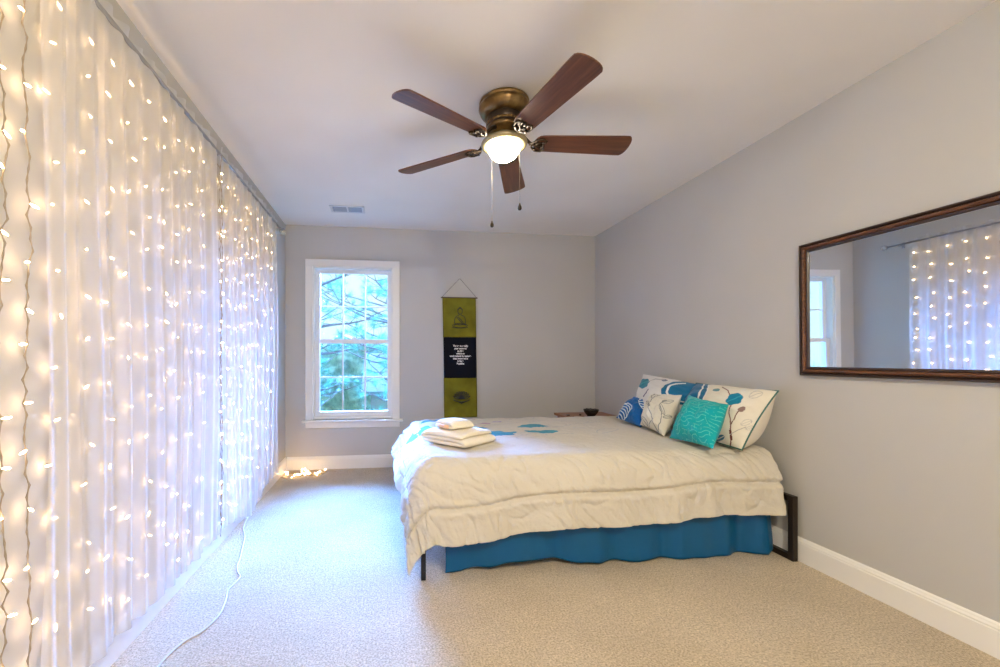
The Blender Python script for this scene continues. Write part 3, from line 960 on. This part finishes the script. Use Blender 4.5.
folded_towel('towel_cloth', .33, .30, 3, .027, M['towel'], tw, 0, 1)
wc = thing('folded_washcloth', (.410, 2.61, .684), 'small pale washcloth folded on top of the bath towel', 'washcloth', rz=math.radians(-58))
folded_towel('washcloth_cloth', .15, .17, 2, .026, M['towel_white'], wc, 0, 5)
bm = B(); tube(bm, [(-.060, -.084, .016), (-.02, -.088, .016), (.02, -.088, .016), (.055, -.084, .016)], .012, 10)
fin('rolled_trim', bm, M['towel_peach'], wc, True)

# ------------------------------------------------------------------ nightstand and bowl beyond the bed
ns = thing('nightstand', (1.96, 3.98, 0), 'low brown wooden nightstand beyond the far side of the bed', 'nightstand')
def npart(name, bm, m=M['stand_wood'], bev=.003):
    o = fin(name, bm, m); o.parent = ns; o.matrix_parent_inverse = Matrix.Translation(ns.location).inverted(); bevel_mod(o, bev)
    return o
bm = B(); box(bm, 1.70, 2.22, 3.80, 4.20, .532, .555); npart('nightstand_top', bm)
bm = B(); box(bm, 1.74, 2.18, 3.83, 4.17, .42, .532); npart('nightstand_drawer', bm)
for x in (1.73, 2.16):
    for y in (3.82, 4.15):
        bm = B(); box(bm, x, x+.035, y, y+.035, 0, .532); npart('leg', bm)
bw = thing('bowl', (1.945, 3.885, .555), 'small black glazed bowl on the nightstand beyond the bed', 'bowl')
bm = B(); lathe(bm, [(0, 0), (.036, 0), (.038, .008), (.050, .022), (.066, .046), (.072, .064), (.070, .068), (.066, .064), (.060, .048), (.044, .026), (0, .016)], 40)
fin('bowl_body', bm, M['bowl'], bw, True)
bm = B()
for k in range(7):
    a = k*.9
    tube(bm, [(.050*math.cos(a), .050*math.sin(a), .060), (.02*math.cos(a+2.5), .02*math.sin(a+2.5), .068), (.055*math.cos(a+3), .055*math.sin(a+3), .070)], .005, 6)
fin('bowl_contents', bm, M['black_metal'], bw, True)
ih = thing('incense_holder', (1.765, 3.84, .555), 'slim red-brown wooden holder lying left of the black bowl', 'incense holder')
bm = B(); box(bm, -.085, .085, -.014, .014, 0, .016); bevel_mod(fin('holder_tray', bm, M['stand_wood'], ih), .003)
for q in ((.040, .056, .032), (-.084, -.058, .028)):
    bm = B(); box(bm, q[0], q[1], -.012, .012, .016, q[2]); bevel_mod(fin('holder_block', bm, M['wood_dark'], ih), .003)

# ------------------------------------------------------------------ curtain rod and sheer panels
RX, RZ = -.940, 2.268
rod = thing('curtain_rod', (RX, 2.6, RZ), 'long grey metal curtain rod with clear ball finials along left wall', 'curtain rod')
def rp(name, bm, m, smooth=True):
    o = fin(name, bm, m, None, smooth); o.parent = rod; o.matrix_parent_inverse = Matrix.Translation(rod.location).inverted(); return o
bm = B(); tube(bm, [(RX, 1.16, RZ), (RX, 3.99, RZ)], .009, 14); rp('rod', bm, M['rod'])
for y, s in ((3.99, 1), (1.16, -1)):
    bm = B(); tube(bm, [(RX, y, RZ), (RX, y+.018*s, RZ)], .013, 14); rp('finial_collar', bm, M['rod'])
    bm = B(); bmesh.ops.create_icosphere(bm, subdivisions=2, radius=.030, matrix=Matrix.Translation((RX, y+.046*s, RZ))); rp('finial', bm, M['crystal'], False)
for y in (3.90, 2.545, 1.22):
    bm = B()
    tube(bm, [(XL, y, RZ-.004), (RX, y, RZ-.012)], .006, 8); tube(bm, [(RX-.012, y, RZ-.003), (RX-.006, y, RZ-.0125), (RX+.006, y, RZ-.0125), (RX+.013, y, RZ-.002)], .0035, 8)
    box(bm, XL, XL+.006, y-.014, y+.014, RZ-.035, RZ+.025)
    rp('rod_bracket', bm, M['rod'])

def curtain(y0, y1, seed, label, hemf):
    nu, nv = 420, 46
    P = np.zeros((nu, nv, 3))
    rnd = random.Random(seed)
    ph = [rnd.uniform(0, 6.28) for _ in range(6)]
    for i in range(nu):
        s = i/(nu-1); y = y0+(y1-y0)*s
        for j in range(nv):
            t_ = j/(nv-1)
            zt = RZ+.036
            zb = hemf(y)
            z = zt+(zb-zt)*t_
            q = y + .035*math.sin(t_*2.2+y*3+ph[4])*t_
            f = .45*math.sin(q*46+2.2*math.sin(q*6.1+ph[0])+ph[1]) + .35*math.sin(q*83+ph[2]+1.5*math.sin(q*9)) + .5*nz(q*9, t_*1.4, seed)
            amp = .008+.010*min(1, t_*2.5)
            if z > RZ-.012 and z < RZ+.014: amp = .004; 
            x = RX + f*amp + .012*min(1, t_*2)
            if z > RZ+.014: x = RX + .010*math.sin(y*70+ph[3])+.006*nz(y*20, z*20)
            elif z > RZ-.012: x = RX+.0115
            zz_ = z + (.009*math.sin(y*24+ph[5])+.005*math.sin(y*57) if j == 0 else 0)
            P[i, j] = (x, y + .006*math.sin(z*5+seed)*t_, zz_)
    o = grid_mesh('sheer_curtain', P, M['voile'])
    tag(o, label, 'curtain')
    return o
curtain(1.286, 2.532, 3, 'sheer white curtain panel nearest the camera on the left wall', lambda y: .128+.006*math.sin(y*9)-.01*max(0, 1-abs(y-2.25)/.2))
curtain(2.556, 3.815, 8, 'sheer white curtain panel farther along, ending by the corner', lambda y: .130-.095*math.exp(-((y-3.05)/.20)**2)+.006*math.sin(y*11))

# ------------------------------------------------------------------ string lights
LXp = -.978
def bulb_bm():
    bm = B()
    # socket then glass, pointing along +x
    prof = [(0, .0), (.0018, .0), (.0020, .005), (.0029, .007), (.0031, .012), (.0024, .018), (.0010, .021), (0, .022)]
    seg = 7; rings = []
    for r, x in prof:
        rings.append([bm.verts.new((x, 0, 0))] if r == 0 else [bm.verts.new((x, r*math.cos(2*pi*k/seg), r*math.sin(2*pi*k/seg))) for k in range(seg)])
    for i in range(len(rings)-1):
        A_, Q_ = rings[i], rings[i+1]
        for k in range(seg):
            k2 = (k+1) % seg
            if len(A_) == 1: bm.faces.new((A_[0], Q_[k], Q_[k2]))
            elif len(Q_) == 1: bm.faces.new((A_[k], A_[k2], Q_[0]))
            else: bm.faces.new((A_[k], A_[k2], Q_[k2], Q_[k]))
    return bm
bulb_src = None
def add_bulb(parent, loc, direction):
    global bulb_src
    if bulb_src is None:
        o = fin('bulb', bulb_bm(), M['bulb'], parent, True); bulb_src = o.data
    else: o = link('bulb', bulb_src, None, parent)
    o.location = loc
    o.rotation_euler = Vector(direction).to_track_quat('X', 'Z').to_euler()
    return o
def strand(y, label, group, rng, x=LXp, ztop=2.235, zbot=.10, dz=.15):
    t = thing('light_string', (x, y, zbot), label, 'string lights', group)
    pts = []; z = ztop; k = 0
    while z > zbot:
        pts.append((rng.uniform(-.004, .004), .010*math.sin(z*6+y*9)+rng.uniform(-.006, .006), z-zbot)); z -= .032
    bm = B(); tube(bm, pts, .0016, 5)
    tube(bm, [(p[0]+.002*(-1)**i, p[1]+.0022*(-1)**i, p[2]) for i, p in enumerate(pts)], .0013, 5)
    fin('wire', bm, M['wire'], t, True)
    z = ztop-.05-rng.uniform(0, .05); s = 1
    while z > zbot+.03:
        p = min(pts, key=lambda q: abs(q[2]-(z-zbot)))
        d = (rng.uniform(-.15, .35), s*rng.uniform(.5, 1), rng.uniform(-.7, .25))
        add_bulb(t, p, d); s = -s if rng.random() < .8 else s
        z -= dz*rng.uniform(.75, 1.25)
    return t
rng = random.Random(11)
GS = 'warm white light strings hanging behind the sheer curtains'
BL = 'warm white light string glowing through a sheer curtain on left wall'
strand(1.215, 'warm white light string on the bare wall at the left edge, nearest camera', 'bare light strings left of the curtain', rng, x=-.972)
strand(1.290, 'warm white light string with visible twisted wire beside near curtain edge', 'bare light strings left of the curtain', rng, x=-.970)
ys = [1.41, 1.535, 1.65, 1.77, 1.89, 2.02, 2.15, 2.28, 2.41]
for y in ys: strand(y+rng.uniform(-.015, .015), BL, GS, rng)
strand(2.545, 'light string hanging in the seam between the two sheer curtain panels', 'bare light strings left of the curtain' if False else 'light string in the curtain seam', rng, x=-.925, ztop=2.25)
for y in [2.66, 2.78, 2.90, 3.02, 3.14, 3.27, 3.40, 3.53, 3.66, 3.78]: strand(y+rng.uniform(-.015, .015), BL, GS, rng)
# header wire of the light set, lying along the wall
hw_ = thing('light_header_wire', (LXp, 2.5, 2.24), 'pale wire running along the wall top that the light strings hang from', 'wire')
bm = B(); tube(bm, [(-.004, y-2.5, .0+.012*math.sin(y*13)) for y in np.linspace(1.18, 3.80, 70)], .0022, 6)
fin('wire', bm, M['wire'], hw_, True)
# loose heap in the far corner
hp = thing('light_string_heap', (-.86, 4.17, 0), 'tangled heap of lit warm string lights on carpet in far corner', 'string lights')
pts = []
for i in range(260):
    a = i*.37
    r_ = .045+.085*abs(nz(i*.11, 4.2))*2
    ext = i/260
    pts.append((.8*r_*math.cos(a)+.30*ext-.07+.03*nz(i*.2, 7), r_*.9*math.sin(a)+.05*ext, .006+.028*abs(nz(i*.31, 1.7))*2*(1-.6*ext)))
pts.append((.33, .12, .006)); pts.append((.37, .10, .006))
bm = B(); tube(bm, pts, .0018, 5); fin('wire', bm, M['wire'], hp, True)
for i in range(6, 258, 9):
    p = pts[i]; add_bulb(hp, (p[0], p[1], p[2]+.004), (rng.uniform(-1, 1), rng.uniform(-1, 1), rng.uniform(0, .8)))

# ------------------------------------------------------------------ extension cord on the carpet
cpts = [(-.962, 3.13), (-.930, 2.93), (-.875, 2.78), (-.845, 2.654), (-.800, 2.45), (-.791, 2.389), (-.765, 2.320), (-.736, 2.267), (-.742, 2.20), (-.752, 2.147), (-.738, 2.09), (-.726, 2.035), (-.716, 1.96), (-.723, 1.893), (-.746, 1.824), (-.783, 1.779), (-.802, 1.719), (-.812, 1.64), (-.80, 1.5), (-.76, 1.3)]
def catmull(P_, n_=8):
    out_ = []
    for i in range(len(P_)-1):
        p0 = P_[max(i-1, 0)]; p1 = P_[i]; p2 = P_[i+1]; p3 = P_[min(i+2, len(P_)-1)]
        for k in range(n_):
            t_ = k/n_
            out_.append(tuple(.5*((2*p1[d])+(-p0[d]+p2[d])*t_+(2*p0[d]-5*p1[d]+4*p2[d]-p3[d])*t_**2+(-p0[d]+3*p1[d]-3*p2[d]+p3[d])*t_**3) for d in range(len(p1))))
    out_.append(P_[-1]); return out_
bm = B(); tube(bm, [(x, y, .005) for x, y in catmull(cpts)], .0042, 8)
ec = fin('extension_cord', bm, M['cord'], None, True)
tag(ec, 'thin white power cord curving over the carpet from beneath the curtain', 'cord')

# ------------------------------------------------------------------ outside the window
bm = B(); box(bm, -40, 40, YB+.5, 60, -3.3, -3.2); g_ = fin('ground', bm, M['lawn']); g_['kind'] = 'structure'
def pine(x, y, h, seed, label, zlo=-1.2, zhi=3.6, nbr=34, reach=1.7):
    rnd = random.Random(seed)
    t = thing('pine_tree', (x, y, -3.2), label, 'tree', 'pine trees outside the window')
    bm = B(); tube(bm, [(0, 0, 0), (.04, .02, h*.5), (0, 0, h)], .1, 9, radii=[.12, .09, .03]); 
    nbm = B()
    for k in range(nbr):
        z = zlo+3.2+(zhi-zlo)*k/nbr+rnd.uniform(-.1, .1)
        a = rnd.uniform(0, 2*pi); L_ = reach*rnd.uniform(.55, 1.0)
        d = Vector((math.cos(a), math.sin(a), 0))
        pts_ = []; p = Vector((0, 0, z))
        for i in range(7):
            s = i/6
            pts_.append(p + d*L_*s + Vector((.12*nz(k*3, s*3), .12*nz(k*5, s*3, 2), .30*s*s*L_-.12*s+.05*nz(k, s*4, 5))))
        tube(bm, pts_, .02, 5, radii=[.028*(1-.8*i/6) for i in range(7)])
        for i in range(2, 7):
            for rep in range(2 if i < 6 else 1):
                c_ = pts_[i].copy()
                dd = (pts_[i]-pts_[i-1]).normalized()
                if i < 6:
                    off = Vector((rnd.uniform(-1, 1), rnd.uniform(-1, 1), rnd.uniform(-.1, .8))).normalized()*rnd.uniform(.14, .34)
                    tube(bm, [pts_[i], c_+off*.6, c_+off], .006, 4); c_ = c_+off; dd = off.normalized()
                for q in range(46):
                    nd = (dd*1.1+Vector((rnd.gauss(0, .8), rnd.gauss(0, .8), rnd.gauss(0, .8)))).normalized()
                    ln_ = rnd.uniform(.13, .21)
                    sd = nd.cross(Vector((rnd.random(), rnd.random(), rnd.random()))).normalized()*.0032
                    e = c_+nd*ln_
                    s0 = c_-dd*rnd.uniform(0, .06)
                    nbm.faces.new([nbm.verts.new(s0-sd), nbm.verts.new(s0+sd), nbm.verts.new(e)])
    fin('trunk_and_branches', bm, M['bark'], t, True)
    fin('needles', nbm, M['needles'], t)
# far line of shrubs and young trees closing the view
P = np.zeros((160, 60, 3))
for i in range(160):
    for j in range(60):
        x = -14+22*i/159; t_ = j/59; hgt = 5.3+1.3*nz(x*.5, 2)+.7*nz(x*1.7, 5)
        P[i, j] = (x, .9*math.cos(t_*3)+.9*nz(x*1.1, t_*4, 3)+.35*nz(x*4, t_*14, 8), hgt*t_)
hd = grid_mesh('shrub_line', P, M['leafy']); hd.location = (0, 30, -3.2); hd['kind'] = 'stuff'
hd.modifiers.new('t', 'SOLIDIFY').thickness = .5
tag(hd, 'far hazy line of green shrubs beyond the lawn outside the window', 'shrubs')
pine(-1.35, 7.1, 8, 1, 'nearest pine with long needles, left part of the window view')
pine(.55, 7.6, 8.5, 2, 'pine with long needles, right part of the window view')
pine(.75, 9.9, 9, 5, 'pine farther back behind the right-hand pine', zlo=-2, zhi=4.6, nbr=46, reach=2.6)
pine(-2.6, 10.5, 9.5, 6, 'distant pine at the far left of the window view', zlo=-2, zhi=5, nbr=40, reach=2.6)
hs = thing('neighbour_house', (.9, 19, -3.2), 'pale neighbouring house low behind the pines outside the window', 'house')
bm = B(); box(bm, -1.6, 5, 0, 6, 0, 3.0); fin('house_wall', bm, M['house_wall'], hs)
bm = B()
v6 = [bm.verts.new(p) for p in ((-2.0, -.5, 2.9), (5.4, -.5, 2.9), (5.4, 6.5, 2.9), (-2.0, 6.5, 2.9), (-2.0, 3, 4.6), (5.4, 3, 4.6))]
for f in ((0, 1, 5, 4), (2, 3, 4, 5), (0, 4, 3), (1, 2, 5), (0, 3, 2, 1)): bm.faces.new([v6[i] for i in f])
fin('house_roof', bm, M['roof'], hs)
bm = B(); box(bm, -.2, .7, -.03, 0, 1.2, 2.3); fin('house_window', bm, M['bowl'], hs)
